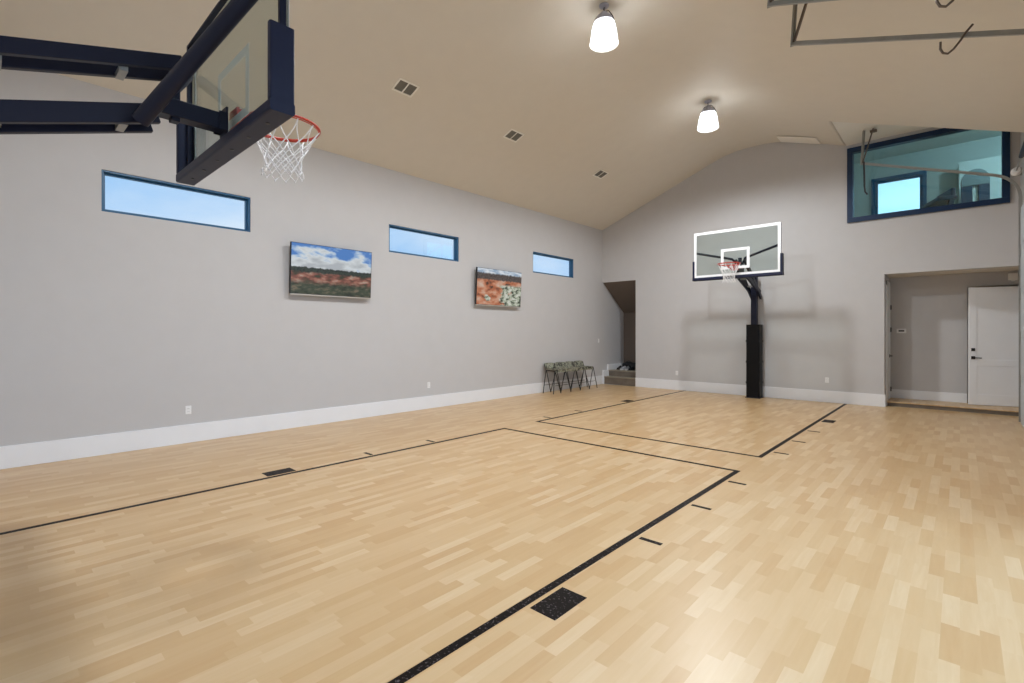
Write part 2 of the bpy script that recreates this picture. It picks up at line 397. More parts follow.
# unprojection used to set small marks out on the floor (values read as room coordinates)
F, HZ, th = 487.0, 333.0, math.atan2(448,487)
ct, st = math.cos(th), math.sin(th)
def flr(px, py):
    z = F/(py-HZ); u = (px-512)/F*z; return (u*ct-z*st, u*st+z*ct)
for px, py in ((650,541),(700.5,507),(737,483),(782.5,453.5),(801,442),(814,431.5)):
    x, y = flr(px,py); fbox('lane_mark', (KB+.038)*S, (KB+.038)*S+.175, y*S-.022, y*S+.022)
for px, py in ((369,454),(430,441),(545,417),(579,411)):
    x, y = flr(px,py); fbox('lane_mark', (KA-.038)*S-.175, (KA-.038)*S, y*S-.022, y*S+.022)
for sgn, X, pts in ((1,KB,((557,602),(829,421.3))),(-1,KA,((279,472),(628,401)))):
    for px, py in pts:
        x, y = flr(px,py); a = X+sgn*.036; fbox('lane_block', min(a*S,a*S+sgn*.18), max(a*S,a*S+sgn*.18), y*S-.155, y*S+.155)

# ------------------------------------------------------------------ basketball hoops
def smooth_tube(mb, a, b, r): mb.tube([a,b], r, 16)
def hoop(name, loc, rz, label, steep, cx=0, dz=0):
    r = empty(name, loc, rz, label=label, cat='basketball hoop', group='basketball goals at either end')
    by = .88*S                        # rear face of glass
    zb, zt = 1.815*S, 2.485*S; hw = .585*S
    # pole
    mb = MB(); mb.rbox((-.066,-.066,0),(.066,.066,1.93*S),.012); mb.build('pole', M_navy, r)
    mb = MB(); mb.box((-.165,-.165,0),(.165,.165,.018)); p = mb.build('base_plate', M_navy, r, bevel=.004)
    mb = MB(); mb.rbox((-.152,-.152,.02),(.152,.152,1.13*S),.035,seg=4)
    for z in (.55,1.15): pass
    pd = mb.build('pole_pad', M_black, r)
    for z in (.35,.85,1.35):
        mb = MB(); mb.box((-.154,-.154,z),(.154,.154,z+.045)); mb.build('pad_strap', M_black, pd)
    # arms
    for s in (-1,1):
        x = s*.062*S+ (0)
        mb = MB(); mb.bar((x,-.10,1.645*S-(.03 if steep else 0)),(x,.60*S,1.845*S+(0 if steep else .012)),.045,.112); mb.build('lower_arm', M_navy, r, bevel=.006)
        mb = MB()
        if steep:
            mb.bar((s*.10,-.17,1.55*S),(s*.10,.66*S,2.05*S),.05,.10)
        else:
            mb.bar((x,-.05,1.876*S),(x,.685*S,2.083*S),.045,.085)
        mb.build('upper_arm', M_navy, r, bevel=.006)
    # spacers between the arm pairs
    for (y, z) in ((.17,1.735),(.50,1.82)):
        mb = MB(); mb.box((-.075,y*S-.02,z*S-.055),(.075,y*S+.02,z*S-.02)); mb.build('arm_spacer', M_galv, r)
    if not steep:
        for (y, z) in ((.17,1.93),(.50,2.022)):
            mb = MB(); mb.box((-.075,y*S-.02,z*S-.055),(.075,y*S+.02,z*S-.02)); mb.build('arm_spacer', M_galv, r)
    # front upright joining the arms, and horizontal extension
    mb = MB(); mb.box((-.035,.655*S,1.86*S),(.035,.655*S+.05,2.09*S)); mb.build('arm_bracket', M_navy, r, bevel=.006)
    mb = MB(); mb.box((-.055,.60*S,1.875*S),(.055,by-.04,1.945*S)); mb.build('extension_arm', M_navy, r, bevel=.006)
    mb = MB(); mb.box((-.065,by-.05,1.85*S),(.065,by-.035,1.975*S)); mb.box((-.065,by-.09,1.87*S),(-.055,by-.04,1.95*S)); mb.box((.055,by-.09,1.87*S),(.065,by-.04,1.95*S)); mb.build('mounting_plate', M_navy, r, bevel=.003)
    for s in (-1,1):
        mb = MB(); 
        if steep: pts=[(s*.05,.66*S,2.0*S),(s*.14,.74*S,2.07*S),(s*(hw-.04),by-.045,2.19*S)]; rr=.026
        else: pts=[(-.10 if s<0 else .20,(.575 if s<0 else .535)*S,(1.87 if s<0 else 1.785)*S),(s*(hw-.05),by-.05,2.315*S)]; rr=.045
        mb.tube(pts, rr, 20); mb.build('corner_brace', M_navy, r)
    # pole actuator rod
    mb = MB(); mb.tube([(0.06,-.085,1.17*S),(.07,-.10,1.62*S)], .014, 10); mb.tube([(0.06,-.085,1.17*S),(.065,-.09,1.4*S)], .022, 10); mb.build('height_crank_rod', M_blk, r)
    # steel frame behind the glass
    mb = MB(); e = .028
    y0, y1 = by-.04, by-.004
    mb.box((-hw,y0,zb),(-hw+e,y1,zt)); mb.box((hw-e,y0,zb),(hw,y1,zt)); mb.box((-hw+e,y0,zb),(hw-e,y1,zb+e)); mb.box((-hw+e,y0,zt-e*.6),(hw-e,y1,zt))
    mb.build('board_frame', M_navy, r, bevel=.003)
    mb = MB(); mb.box((-hw,by-.003,zb),(hw,by+.009,zt)); g = mb.build('backboard', M_bglass, r)
    # white markings on the front of the glass
    mb = MB(); w=.058; a=by+.0095; b=by+.0125
    def ring(x0,x1,z0,z1,w):
        mb.box((x0,a,z0),(x1,b,z0+w)); mb.box((x0,a,z1-w),(x1,b,z1)); mb.box((x0,a,z0+w),(x0+w,b,z1-w)); mb.box((x1-w,a,z0+w),(x1,b,z1-w))
    ring(-hw,hw,zb,zt,w); mb.build('border_line', M_wline, g)
    mb = MB(); zr = zb+.15; ring(-.305,.305,zr,zr+.46,w); mb.build('target_square', M_wline, g)
    # padding round the lower edge
    mb = MB(); t = .062; d0, d1 = by-.105, by+.03; ph = (.25+dz)*S
    mb.rbox((-hw-t*.55,d0,zb-t),(hw+t*.55,d1,zb+.008),.014,axis=0)
    for s in (-1,1): mb.rbox((s*(hw-.012),d0,zb+.006),(s*(hw+t*.55),d1,zb+ph),.012,axis=2)
    pdd = mb.build('board_padding', M_pad, r)
    for x in (-.75,-.45,-.15,.15,.45,.75):
        mb = MB(); mb.lathe([(.012,-.004),(.012,0)], (x,by-.04,zb-t), 12, capb=True); mb.build('padding_bolt', M_blk, pdd)
    # rim
    cz = (1.955+dz)*S; R = .2286+dz*1.2; cy = by+.012+.15+R-dz*3.0
    mb = MB(); mb.torus((0,cy,cz), R, .009, n=48)
    mb.torus((0,cy,cz-.014), R*.98, .004, n=48, k=6)
    mb.box((-.075,by+.013,cz-.11),(.075,by+.03,cz+.012)); mb.box((-.07,by+.03,cz-.012),(.07,by+.15,cz+.004))
    for s in (-1,1): mb.bar((s*.07,by+.03,cz-.07),(s*.13,cy-R*.80,cz-.006),.012,.03)
    rim = mb.build('rim', M_rim, r)
    # net
    mb = MB(); n = 12; L = .385-dz*1.3
    def rad(t): return R*(1-.50*min(t/.62,1)**.85) + (.014 if t>.9 else 0)
    def P(k, t):
        a = 2*PI*k/n; q = rad(t); return Vector((q*math.cos(a), cy+q*math.sin(a), cz-.012-t*L))
    levels = [0,.36,.50,.63,.76,.88,1.0]
    for lv in range(len(levels)-1):
        t0, t1 = levels[lv], levels[lv+1]; o0 = (lv%2)*.5
        for k in range(n):
            for s in (-.5,.5):
                pts = [P(k+o0+s*f*(.9 if lv==0 else 1), t0+(t1-t0)*f) for f in (0,.25,.5,.75,1)]
                if lv == 0:
                    pts = [P(k+o0+s*(f**2.2), t0+(t1-t0)*f) for f in (0,.25,.5,.75,1)]
                mb.tube(pts, .0042, 5, cap=False)
        for k in range(n):
            c = P(k+(.5 if lv%2==0 else 0), t1); mb.lathe([(.001,-.009),(.0075,0),(.001,.009)], c, 6)
    mb.build('net', M_net, rim)
    return r
hoop('basketball_hoop', V(-2.362,-.14,0), 0, 'large basketball hoop at upper left, seen from behind its glass backboard', False, dz=.022)
hoop('basketball_hoop', V(-2.345,8.10,0), PI, 'distant free-standing basketball hoop with black padded pole by the gable wall', True)

# ------------------------------------------------------------------ pendant lights
def em(name, col, st_, extra=None):
    m = bpy.data.materials.new(name); m.use_nodes = True; nt = m.node_tree; b = nt.nodes['Principled BSDF']
    b.inputs['Base Color'].default_value = (.9,.9,.9,1); b.inputs['Emission Color'].default_value = (*col,1); b.inputs['Emission Strength'].default_value = st_
    return m
def shade_mat():
    m = bpy.data.materials.new('frosted_ribbed_glass_shade'); m.use_nodes = True; nt = m.node_tree; nt.nodes.clear(); L = nt.links
    out = nt.nodes.new('ShaderNodeOutputMaterial'); tr = nt.nodes.new('ShaderNodeBsdfTransparent'); e = nt.nodes.new('ShaderNodeEmission'); tl = nt.nodes.new('ShaderNodeBsdfTranslucent')
    tr.inputs[0].default_value = (.95,.97,1,1); e.inputs[0].default_value = (.93,.97,1,1)
    tc = nt.nodes.new('ShaderNodeTexCoord'); sp = nt.nodes.new('ShaderNodeSeparateXYZ'); L.new(tc.outputs['Object'], sp.inputs[0])
    mr = nt.nodes.new('ShaderNodeMapRange'); mr.inputs[1].default_value = -.66; mr.inputs[2].default_value = -.56; mr.inputs[3].default_value = .35; mr.inputs[4].default_value = .8
    L.new(sp.outputs[2], mr.inputs[0]); L.new(mr.outputs[0], e.inputs[1])
    a = nt.nodes.new('ShaderNodeMixShader'); a.inputs[0].default_value = .93; L.new(tr.outputs[0], a.inputs[1]); L.new(tl.outputs[0], a.inputs[2])
    s = nt.nodes.new('ShaderNodeAddShader'); L.new(a.outputs[0], s.inputs[0]); L.new(e.outputs[0], s.inputs[1]); L.new(s.outputs[0], out.inputs[0]); return m
M_shade = shade_mat(); M_bulb = em('glowing_bulb', (1,.98,.95), 6)
LAMP_W = 335
def pendant(loc, label):
    r = empty('pendant_light', loc, label=label, cat='ceiling light', group='bell-shaped pendant lights along the ridge')
    MB().lathe([(.001,0),(.075,0),(.07,-.022),(.02,-.034),(.001,-.034)][::-1], n=24).build('canopy', M_chrome, r)
    mb = MB()
    for k in range(3): mb.torus((0,0,-.05-k*.026), .014, .004, axis='x' if k%2 else 'y', n=12, k=6)
    mb.build('chain', M_blk, r)
    mb = MB(); mb.lathe([(.005,-.115),(.045,-.12),(.07,-.15),(.112,-.19),(.142,-.25),(.158,-.30)], n=28)
    cp = mb.build('metal_cap', M_chrome, r)
    mb = MB()
    for s in (-1,1): mb.tube([(s*.02,0,-.105),(s*.08,0,-.125),(s*.122,0,-.19),(s*.152,0,-.25),(s*.17,0,-.31)], .007, 8)
    mb.build('cap_clip', M_blk, cp)
    mb = MB(); prof = [(.125,-.24),(.15,-.29),(.172,-.36),(.188,-.45),(.198,-.54),(.206,-.60),(.215,-.64)]
    mb.lathe(prof, n=40); mb.lathe([(a-.005,b) for a,b in prof][::-1], n=40); mb.torus((0,0,-.64), .2125, .0045, n=40, k=6)
    mb.build('lamp_shade', M_shade, r)
    mb = MB(); mb.lathe([(.001,-.50),(.03,-.49),(.045,-.46),(.045,-.43),(.022,-.38),(.018,-.33),(.001,-.33)], n=18); mb.build('bulb', M_bulb, r)
    for ch in bpy.data.objects:
        if ch.parent == r: ch.scale = (.93,.93,.85)
    ld = bpy.data.lights.new('bulb_glow','POINT'); ld.energy = 95; ld.shadow_soft_size = .05; ld.color = (.93,.965,1)
    lo = bpy.data.objects.new('bulb_glow', ld); C.objects.link(lo); lo.parent = r; lo.location = (0,0,-.40)
    ld = bpy.data.lights.new('lamp_glow','SPOT'); ld.energy = LAMP_W; ld.spot_size = math.radians(172); ld.spot_blend = .35; ld.shadow_soft_size = .15; ld.color = (.93,.965,1)
    lo = bpy.data.objects.new('lamp_glow', ld); C.objects.link(lo); lo.parent = r; lo.location = (0,0,-.535)
    return r
pendant(V(-2.36,3.79,3.95), 'lit bell-shaped pendant light near the top edge, nearer one')
pendant(V(-2.36,6.25,3.95), 'lit bell-shaped pendant light nearer the gable wall, lower in view')
pendant(V(-2.36,1.33,3.95), 'added unseen pendant light above the near key')  # out of view; added to light the near end of the room

# ------------------------------------------------------------------ televisions on the left wall
def tv_pic(kind):
    m = bpy.data.materials.new('landscape_picture_'+kind); m.use_nodes = True; nt = m.node_tree; N = nt.nodes; L = nt.links
    b = N['Principled BSDF']; tc = N.new('ShaderNodeTexCoord'); sp = N.new('ShaderNodeSeparateXYZ'); L.new(tc.outputs['Generated'], sp.inputs[0])
    def noise(scale, sx=1, sy=1, det=5, off=0):
        mp = N.new('ShaderNodeMapping'); mp.inputs['Scale'].default_value = (0, sx, sy); mp.inputs['Location'].default_value = (off,0,0)
        L.new(tc.outputs['Generated'], mp.inputs[0]); n = N.new('ShaderNodeTexNoise'); n.inputs['Scale'].default_value = scale; n.inputs['Detail'].default_value = det
        L.new(mp.outputs[0], n.inputs['Vector']); return n.outputs['Fac']
    def ramp(f, els):
        r = N.new('ShaderNodeValToRGB'); e = r.color_ramp
        e.elements[0].position = els[0][0]; e.elements[0].color = (*els[0][1],1); e.elements[1].position = els[-1][0]; e.elements[1].color = (*els[-1][1],1)
        for p, c in els[1:-1]: x = e.elements.new(p); x.color = (*c,1)
        L.new(f, r.inputs[0]); return r.outputs[0]
    def mth(op, a, b_):
        n = N.new('ShaderNodeMath'); n.operation = op
        for i, x in enumerate((a,b_)):
            if isinstance(x,(int,float)): n.inputs[i].default_value = x
            else: L.new(x, n.inputs[i])
        return n.outputs[0]
    def mix(f, a, b_):
        n = N.new('ShaderNodeMix'); n.data_type = 'RGBA'; L.new(f, n.inputs['Factor']); L.new(a, n.inputs['A']); L.new(b_, n.inputs['B']); return n.outputs['Result']
    def step(v, at, w=.015):
        r = N.new('ShaderNodeMapRange'); r.inputs[1].default_value = at-w; r.inputs[2].default_value = at+w; L.new(v, r.inputs[0]); return r.outputs[0]
    Z = sp.outputs[2]; Yc = sp.outputs[1]
    zj = mth('ADD', Z, mth('MULTIPLY', mth('SUBTRACT', noise(14,1.6,.4,6,3), .5), .10))
    if kind == 'cloudy':
        cl = mth('ADD', noise(3.2,1.3,1.8,6,1), mth('MULTIPLY', mth('SUBTRACT', .80, Z), .55))
        sky = ramp(cl, [(.42,(.06,.19,.50)),(.50,(.35,.48,.66)),(.56,(.62,.66,.68)),(.7,(.40,.43,.46))])
        trees = ramp(noise(22,2,1.2,5,2), [(.35,(.006,.010,.012)),(.6,(.03,.045,.035))])
        rocks = ramp(noise(6,1.2,2.0,8,5), [(.36,(.03,.035,.02)),(.47,(.16,.055,.04)),(.56,(.33,.14,.10)),(.66,(.38,.30,.24))])
        scrub = ramp(noise(8,1.3,1.8,8,8), [(.36,(.012,.018,.012)),(.52,(.05,.065,.04)),(.66,(.17,.13,.09))])
        c = mix(step(zj,.24,.05), scrub, rocks); c = mix(step(zj,.43,.02), c, trees); c = mix(step(zj,.535,.008), c, sky)
    else:
        sky = ramp(noise(5,1.3,3,5,1), [(.4,(.25,.35,.48)),(.6,(.66,.70,.74))])
        trees = ramp(noise(24,2.2,.8,5,2), [(.38,(.018,.014,.014)),(.62,(.12,.09,.08))])
        rocks = ramp(noise(4.2,1.3,1.6,6,4), [(.34,(.03,.02,.015)),(.45,(.40,.12,.05)),(.55,(.52,.24,.14)),(.68,(.55,.42,.34))])
        stone = ramp(noise(9,1.3,1.5,5,9), [(.38,(.02,.03,.02)),(.5,(.38,.42,.32)),(.62,(.62,.62,.56))])
        dg = mth('ADD', Yc, mth('MULTIPLY', mth('SUBTRACT', noise(3.5,1,1,5,6), .5), 1.8))
        low = mix(step(dg,.52,.04), rocks, stone); c = mix(step(zj,.58,.03), low, rocks); c = mix(step(zj,.70,.02), c, trees); c = mix(step(zj,.88,.02), c, sky)
    L.new(c, b.inputs['Emission Color']); b.inputs['Emission Strength'].default_value = .75
    b.inputs['Base Color'].default_value = (.01,.01,.01,1); b.inputs['Roughness'].default_value = .35
    return m
for (a, b_, k, lab) in ((2.16,3.10,'cloudy','wall-mounted flat screen showing clouds over dark trees and red rocks'),
                        (4.80,5.76,'river','wall-mounted flat screen showing orange rocks and white boulders')):
    w = (b_-a)*S; h = .535*S; r = empty('television', V(XL,(a+b_)/2,1.415), label=lab, cat='television', group='flat screens on the left wall')
    tilt = Matrix.Rotation(math.radians(3),4,'Y')
    mb = MB(); mb.box((0,-.16,.2),(.05,.16,.55)); mb.build('wall_mount', M_blk, r)
    mb = MB(); M0 = Matrix.Translation((.055,0,0))@tilt
    mb.box((0,-w/2,0),(.045,w/2,h), M0); mb.build('casing', M_blk, r, bevel=.004)
    mb = MB(); M0 = Matrix.Translation((.055,0,0))@tilt; mb.box((.001,-w/2-.001,-.022),(.05,w/2+.001,-.0005), M0); mb.build('bottom_trim', M_alum, r)
    mb = MB(); M0 = Matrix.Translation((.055,0,0))@tilt; mb.box((.0455,-w/2+.008,.008),(.0475,w/2-.008,h-.008), M0); mb.build('screen', tv_pic(k), r)

# ------------------------------------------------------------------ outlets, switch, thermostat
def outlet(x, y, z, face, label, kind='outlet'):
    rz = {'x':-PI/2,'y':0}[face]     # local: plate in xz, facing -y
    r = empty('wall_'+kind, V(x,y,z), rz if face=='y' else PI/2, label=label, cat=kind, group=None)
    mb = MB(); mb.box((-.037,-.008,-.06),(.037,0,.06)); mb.build('cover_plate', M_plate, r, bevel=.004)
    if kind == 'outlet':
        for dz in (-.022,.022):
            mb = MB(); mb.box((-.017,-.011,dz-.014),(.017,-.008,dz+.014)); s = mb.build('socket', M_plate, r, bevel=.003)
            mb = MB()
            for dx in (-.007,.007): mb.box((dx-.0015,-.0118,dz-.006),(dx+.0015,-.011,dz+.006))
            mb.build('slot', M_dark, s)
    elif kind == 'switch':
        mb = MB(); mb.box((-.012,-.014,-.025),(.012,-.008,.025)); mb.build('rocker', M_plate, r, bevel=.003)
    return r
outlet(XL,1.27,.298,'x','white outlet low on the left wall below the nearest window')
outlet(XL,4.0,.31,'x','white outlet low on the left wall between the two screens')
outlet(-3.66,Y1,.297,'y','white outlet on the gable wall left of the far hoop')
outlet(-1.414,Y1,.32,'y','white outlet on the gable wall right of the padded pole')
outlet(XL,8.12,.85,'x','white light switch at the left wall end beside the stair alcove','switch')
r = empty('thermostat', V(-.62,YB,1.03), label='white alarm keypad with dark display in the entry recess', cat='keypad')
mb = MB(); mb.box((-.085,-.02,-.05),(.085,0,.05)); mb.build('casing', M_plate, r, bevel=.006)
mb = MB(); mb.box((-.05,-.022,-.016),(.05,-.02,.018)); mb.build('display', M_dark, r)
# small detector above the open door
mb = MB(); mb.box((-.07,-.09,-.07),(.07,0,.07)); mb.lathe([(.03,-.085),(.03,-.07)],(0,-.045,0),12,capb=True)
tag(mb.build('motion_detector', M_plate, loc=V(.50,YB,1.72), bevel=.01),'small white box high on the recess wall above the open door','detector')

# ------------------------------------------------------------------ ceiling vents
ang = math.atan(.386)
def vent(y, label, w=.37, d=.255):
    x = -4.07; z = 3.02+.386*(x-XL)
    r = empty('ceiling_vent', V(x,y,z), label=label, cat='vent', group='square vents in the left ceiling slope')
    r.rotation_euler = (0,-ang,0)
    mb = MB(); b = .028; t = -.014
    mb.box((-d/2,-w/2,t),(-d/2+b,w/2,0)); mb.box((d/2-b,-w/2,t),(d/2,w/2,0)); mb.box((-d/2+b,-w/2,t),(d/2-b,-w/2+b,0)); mb.box((-d/2+b,w/2-b,t),(d/2-b,w/2,0)); mb.box((-d/2+b,-.01,t),(d/2-b,.01,0))
    mb.build('vent_frame', M_vent, r, bevel=.003)
    mb = MB(); mb.box((-d/2+b,-w/2+b,-.003),(d/2-b,w/2-b,-.001)); mb.build('backing', M_ventd, r)
    mb = MB()
    for k in range(7):
        xx = -d/2+b+.012+k*(d-2*b-.02)/6.6
        for s in (-1,1): mb.box((xx,min(s*.012,s*(w/2-b)),-.011),(xx+.014,max(s*.012,s*(w/2-b)),-.009))
    mb.build('louvre', M_ventd, r)
vent(2.856,'white-framed ceiling vent nearest the camera, right of the near net')
vent(4.455,'white-framed ceiling vent, middle one of the three in the slope')
vent(6.44,'white-framed ceiling vent farthest away, toward the gable wall')
a2 = math.atan(.36)
r = empty('access_hatch', V(-1.735,8.07,prof_z(-1.735)-.012), label='cream rectangular ceiling panel touching the gable wall top', cat='hatch'); r.rotation_euler = (0,math.atan((prof_z(-1.99)-prof_z(-1.48))/.51),0)
mb = MB(); mb.box((-.42,-.21,-.03),(.42,.21,-.004)); mb.build('panel', M_vent, r, bevel=.006)
mb = MB(); mb.box((-.36,-.15,-.034),(.36,.15,-.03)); mb.build('inset', M_vent, r, bevel=.003)

# ------------------------------------------------------------------ recess doors
def hinge(mb, x, y, z): mb.tube([(x,y,z-.05),(x,y,z+.05)], .012, 10)
r = empty('door_1', V(.615,YB-.005,PH), math.radians(-17.5)*-1, label='white two-panel door standing ajar in the entry recess', cat='door', kind='structure')
dw, dh, dt = .565*S, 1.535*S, .045
# leaf runs to local -x from the hinge
M_ = M_door
mb = MB(); mb.box((-dw,-dt,.006),(0,0,dh)); 
leaf = mb.build('leaf', M_, r, bevel=.003)
mb = MB(); st_w = .125
def raised(x0,x1,z0,z1): mb.box((x0,-dt-.009,z0),(x1,-dt,z1))
raised(-dw,-dw+st_w,.006,dh); raised(-st_w,0,.006,dh); raised(-dw+st_w,-st_w,.006,.22); raised(-dw+st_w,-st_w,dh-.12,dh); raised(-dw+st_w,-st_w,.80,.93)
mb.build('stile_and_rail', M_, r, bevel=.004)
mb = MB(); mb.box((-dw+.035,-dt-.018,1.105),(-dw+.095,-dt-.009,1.165)); mb.lathe([(.018,-.01),(.018,.01)],(-dw+.065,-dt-.022,1.135),12,capb=True,capt=True); mb.build('deadbolt', M_blk, r, bevel=.002)
mb = MB(); mb.box((-dw+.035,-dt-.018,.94),(-dw+.095,-dt-.009,1.00)); mb.tube([(-dw+.065,-dt-.018,.97),(-dw+.065,-dt-.055,.97)],.011,10); mb.tube([(-dw+.06,-dt-.052,.97),(-dw+.185,-dt-.052,.965)],.010,10); mb.build('door_handle', M_blk, r)
mb = MB()
for z in (.2,.9,1.55,2.2): hinge(mb, .005, -dt-.014, z)
mb.build('hinge', M_blk, r)
r = empty('door_2', V(RX0,8.60,PH), label='white side door in the left wall of the entry recess', cat='door', kind='structure')
mb = MB(); a_, b_ = -.20*S, .22*S
mb.box((.001,a_,-PH*S+.001),(.028,a_+.07,1.66*S)); mb.box((.001,b_-.07,0),(.028,b_,1.66*S)); mb.box((.001,a_,1.60*S),(.028,b_,1.66*S)); mb.build('casing', M_white, r, bevel=.003)
mb = MB(); mb.box((.001,a_+.07,.01),(.02,b_-.07,1.60*S)); mb.build('leaf', M_white, r)
mb = MB()
for z in (.22,1.55,2.05): hinge(mb,.04,b_-.04,z)
mb.build('hinge', M_blk, r)
mb = MB(); mb.box((.02,b_-.14,.93),(.03,b_-.08,1.0)); mb.tube([(.03,b_-.11,.965),(.07,b_-.11,.965),(.07,b_-.20,.965)],.011,8); mb.build('door_handle', M_blk, r)

# ------------------------------------------------------------------ garage doors, tracks
def gdoor(name, y0, y1, opened, label):
    r = empty(name, V(XR,(y0+y1)/2,0), label=label, cat='garage door', kind='structure')
    n = 5; ph = 2.375*S/n; w = (y1-y0)*S+.06
    for k in range(n):
        mb = MB()
        if not opened:
            x0 = -.045; mb.box((x0,-w/2,k*ph+(.012 if k == 0 else .002)),(-.002,w/2,(k+1)*ph))
            for j in range(4):
                c = -w/2+(j+.5)*w/4; mb.box((x0-.008,c-w/8+.08,k*ph+.1),(x0,c+w/8-.08,(k+1)*ph-.1))
        else:
            # sections parked along the sloping overhead track
            t0 = (k-1)*ph+.40; sl = math.atan(.35)
            M0 = Matrix.Translation((-.10-t0*math.cos(sl), 0, (2.80*S)+t0*math.sin(sl)))@Matrix.Rotation(sl,4,'Y')
            if k == 0: M0 = Matrix.Translation((-.07, 0, 2.39*S))@Matrix.Rotation(math.radians(62),4,'Y')   # the lowest section hangs in the bend
            mb.box((-ph+.01,-w/2+.06,0),(0,w/2-.06,.045), M0)
        s = mb.build('door_section', M_gdoor, r, bevel=.004)
    return r
gdoor('door_3', GD[1][0], GD[1][1], False, 'closed pale garage door at the right edge')
gdoor('door_4', GD[0][0], GD[0][1], True, 'unseen garage door, made open to light the room, on its overhead tracks')  # out of view; set open so daylight fills the room

def track(y, label, vert=True):
    """C-section track: up the jamb, round a bend, then up along the roof slope"""
    r = empty('garage_door_track', V(.495,y,0), label=label, cat='garage door track', group='steel garage door tracks on the right')
    x0 = .495; pts = []
    sl = math.atan(.345); R_ = .48; tot = PI/2-sl
    LL = (.956+x0)*S - R_*(1-math.cos(tot)); zv = 3.225*S - LL*math.tan(sl) - R_*math.sin(tot)
    pts.append((0,0,.02)); pts.append((0,0,zv))
    # bend: from vertical to slope direction (-cos, sin)
    for k in range(1,9):
        a = tot*k/8; pts.append((-R_*(1-math.cos(a)),0,zv+R_*math.sin(a)))
    px_, _, pz = pts[-1]
    Lx = (.956+x0)*S + px_
    pts.append((-(.956+x0)*S,0,pz+Lx*math.tan(sl)))
    mb = MB()
    pv = [Vector(p) for p in pts]
    for off in ((0,-.024),(0,.024)):
        pass
    # web plus two flanges
    ring = []
    for i, p in enumerate(pv):
        d = (pv[min(i+1,len(pv)-1)]-pv[max(i-1,0)]).normalized(); nrm = Vector((d.z,0,-d.x))
        ring.append([p+Vector((0,-.014,0))+nrm*.023, p+Vector((0,.014,0))+nrm*.023, p+Vector((0,.014,0))+nrm*.019, p+Vector((0,-.008,0))+nrm*.019,
                     p+Vector((0,-.008,0))-nrm*.019, p+Vector((0,.014,0))-nrm*.019, p+Vector((0,.014,0))-nrm*.023, p+Vector((0,-.014,0))-nrm*.023])
    n = 8; vs = [v for q in ring for v in q]
    fs = [(i*n+k, i*n+(k+1)%n, (i+1)*n+(k+1)%n, (i+1)*n+k) for i in range(len(ring)-1) for k in range(n)]
    mb.add(vs, fs); mb.add(ring[0],[tuple(range(8))]); mb.add(ring[-1],[tuple(range(8))[::-1]])
    mb.build('rail', M_galv, r)
    end = Vector(pts[-1])
    zc = (prof_z(-.95) if y < YD else 3.643)*S
    mb = MB(); mb.bar((end.x+.01,0,end.z-.03),(end.x+.05,-.02,zc),.05 if y < YD else .10,.006,(1,0,0)); mb.bar((end.x+.01,.02,end.z-.03),(end.x+.05,-.0,zc),.006,.05,(1,0,0)); mb.build('hanger', M_galv, r)
    mb = MB(); mb.bar((end.x+.03,.0,end.z),(end.x+.21,-.05,zc-.01),.045,.02,(1,0,0)); mb.box((end.x+.16,-.10,zc-.09),(end.x+.27,-.02,zc-.05)); mb.build('diagonal_brace', M_dkst, r)
    # jamb brackets
    for z in (.5,1.5,2.5,3.4):
        mb = MB(); mb.box((.0,-.02,z),(.10,.02,z+.05)); mb.build('jamb_bracket', M_galv, r)
    return r, end
tA, eA = track(4.21, 'galvanised garage door track crossing the upper right, lower of the two')
tB, eB = track(3.60, 'galvanised garage door track at the very top edge')
tC, eC = track(7.80, 'galvanised garage door track curving down in front of the loft window')
tD, eD = track(.12, 'garage door track of the near door beside the camera')
# dark drop bar at the end of the far track
mb = MB(); mb.bar((eC.x+.05,0,eC.z+.02),(eC.x+.06,0,eC.z-.50),.035,.03,(1,0,0)); mb.tube([(eC.x+.06,0,eC.z-.50),(eC.x+.07,0,eC.z-.60),(eC.x+.11,0,eC.z-.66)],.016,8); mb.build('drop_bar', M_blk, tC)
# J hooks on two tracks
def jhook(y, label):
    def up(px, py, yy):
        t = (px-512)/F; z = yy/(t*st+ct); return Vector((z*(t*ct-st)*S, yy*S, (1+(HZ-py)/F*z)*S))
    pts = [up(px,py,4.19) for px,py in ((973,25),(966,33),(960,42),(953.5,50),(948,54.5),(943,54),(940.3,50),(940.5,43))]
    o = Vector((pts[2].x, 4.19*S, pts[2].z)); mb = MB(); mb.tube([p-o for p in pts], .011, 8)
    return tag(mb.build('hook', M_dkst, loc=Vector((o.x, y*S-.02, o.z))), label, 'hook', 'bent steel hooks on the overhead tracks')
jhook(4.19,'bent brown steel hook hanging on the lower overhead track')
jhook(3.58,'bent brown steel hook at the top edge on the upper track')
# torsion shaft with drums over each garage door
def torsion(y0, y1, label):
    r = empty('torsion_shaft', V(.455,(y0+y1)/2,2.78), label=label, cat='torsion spring', group='torsion springs above the garage doors')
    w = (y1-y0)*S/2
    mb = MB(); mb.tube([(0,-w,0),(0,w,0)],.0127,12); mb.build('shaft', M_galv, r)
    for s in (-1,1):
        mb = MB(); mb.tube([(0,s*(w-.14),0),(0,s*(w-.12),0),(0,s*(w-.04),0),(0,s*(w-.02),0)],[.04,.055,.05,.07],20)
        for k in range(5): mb.torus((0,s*(w-.11+k*.018),0),.053,.006,axis='y',n=20,k=5)
        mb.build('cable_drum', M_plate, r)
        mb = MB(); mb.tube([(0,s*.12,0),(0,s*w*.62,0)],.032,16); mb.build('spring', M_navy, r)
        mb = MB(); mb.box((-.03,s*(w)-.004,-.07),(.075,s*(w)+.004,.07)); mb.build('bearing_plate', M_galv, r)
    return r
torsion(4.30,7.74,'white cable drum and dark spring shaft at the upper right edge')
torsion(.2,3.52,'torsion shaft above the near garage door')

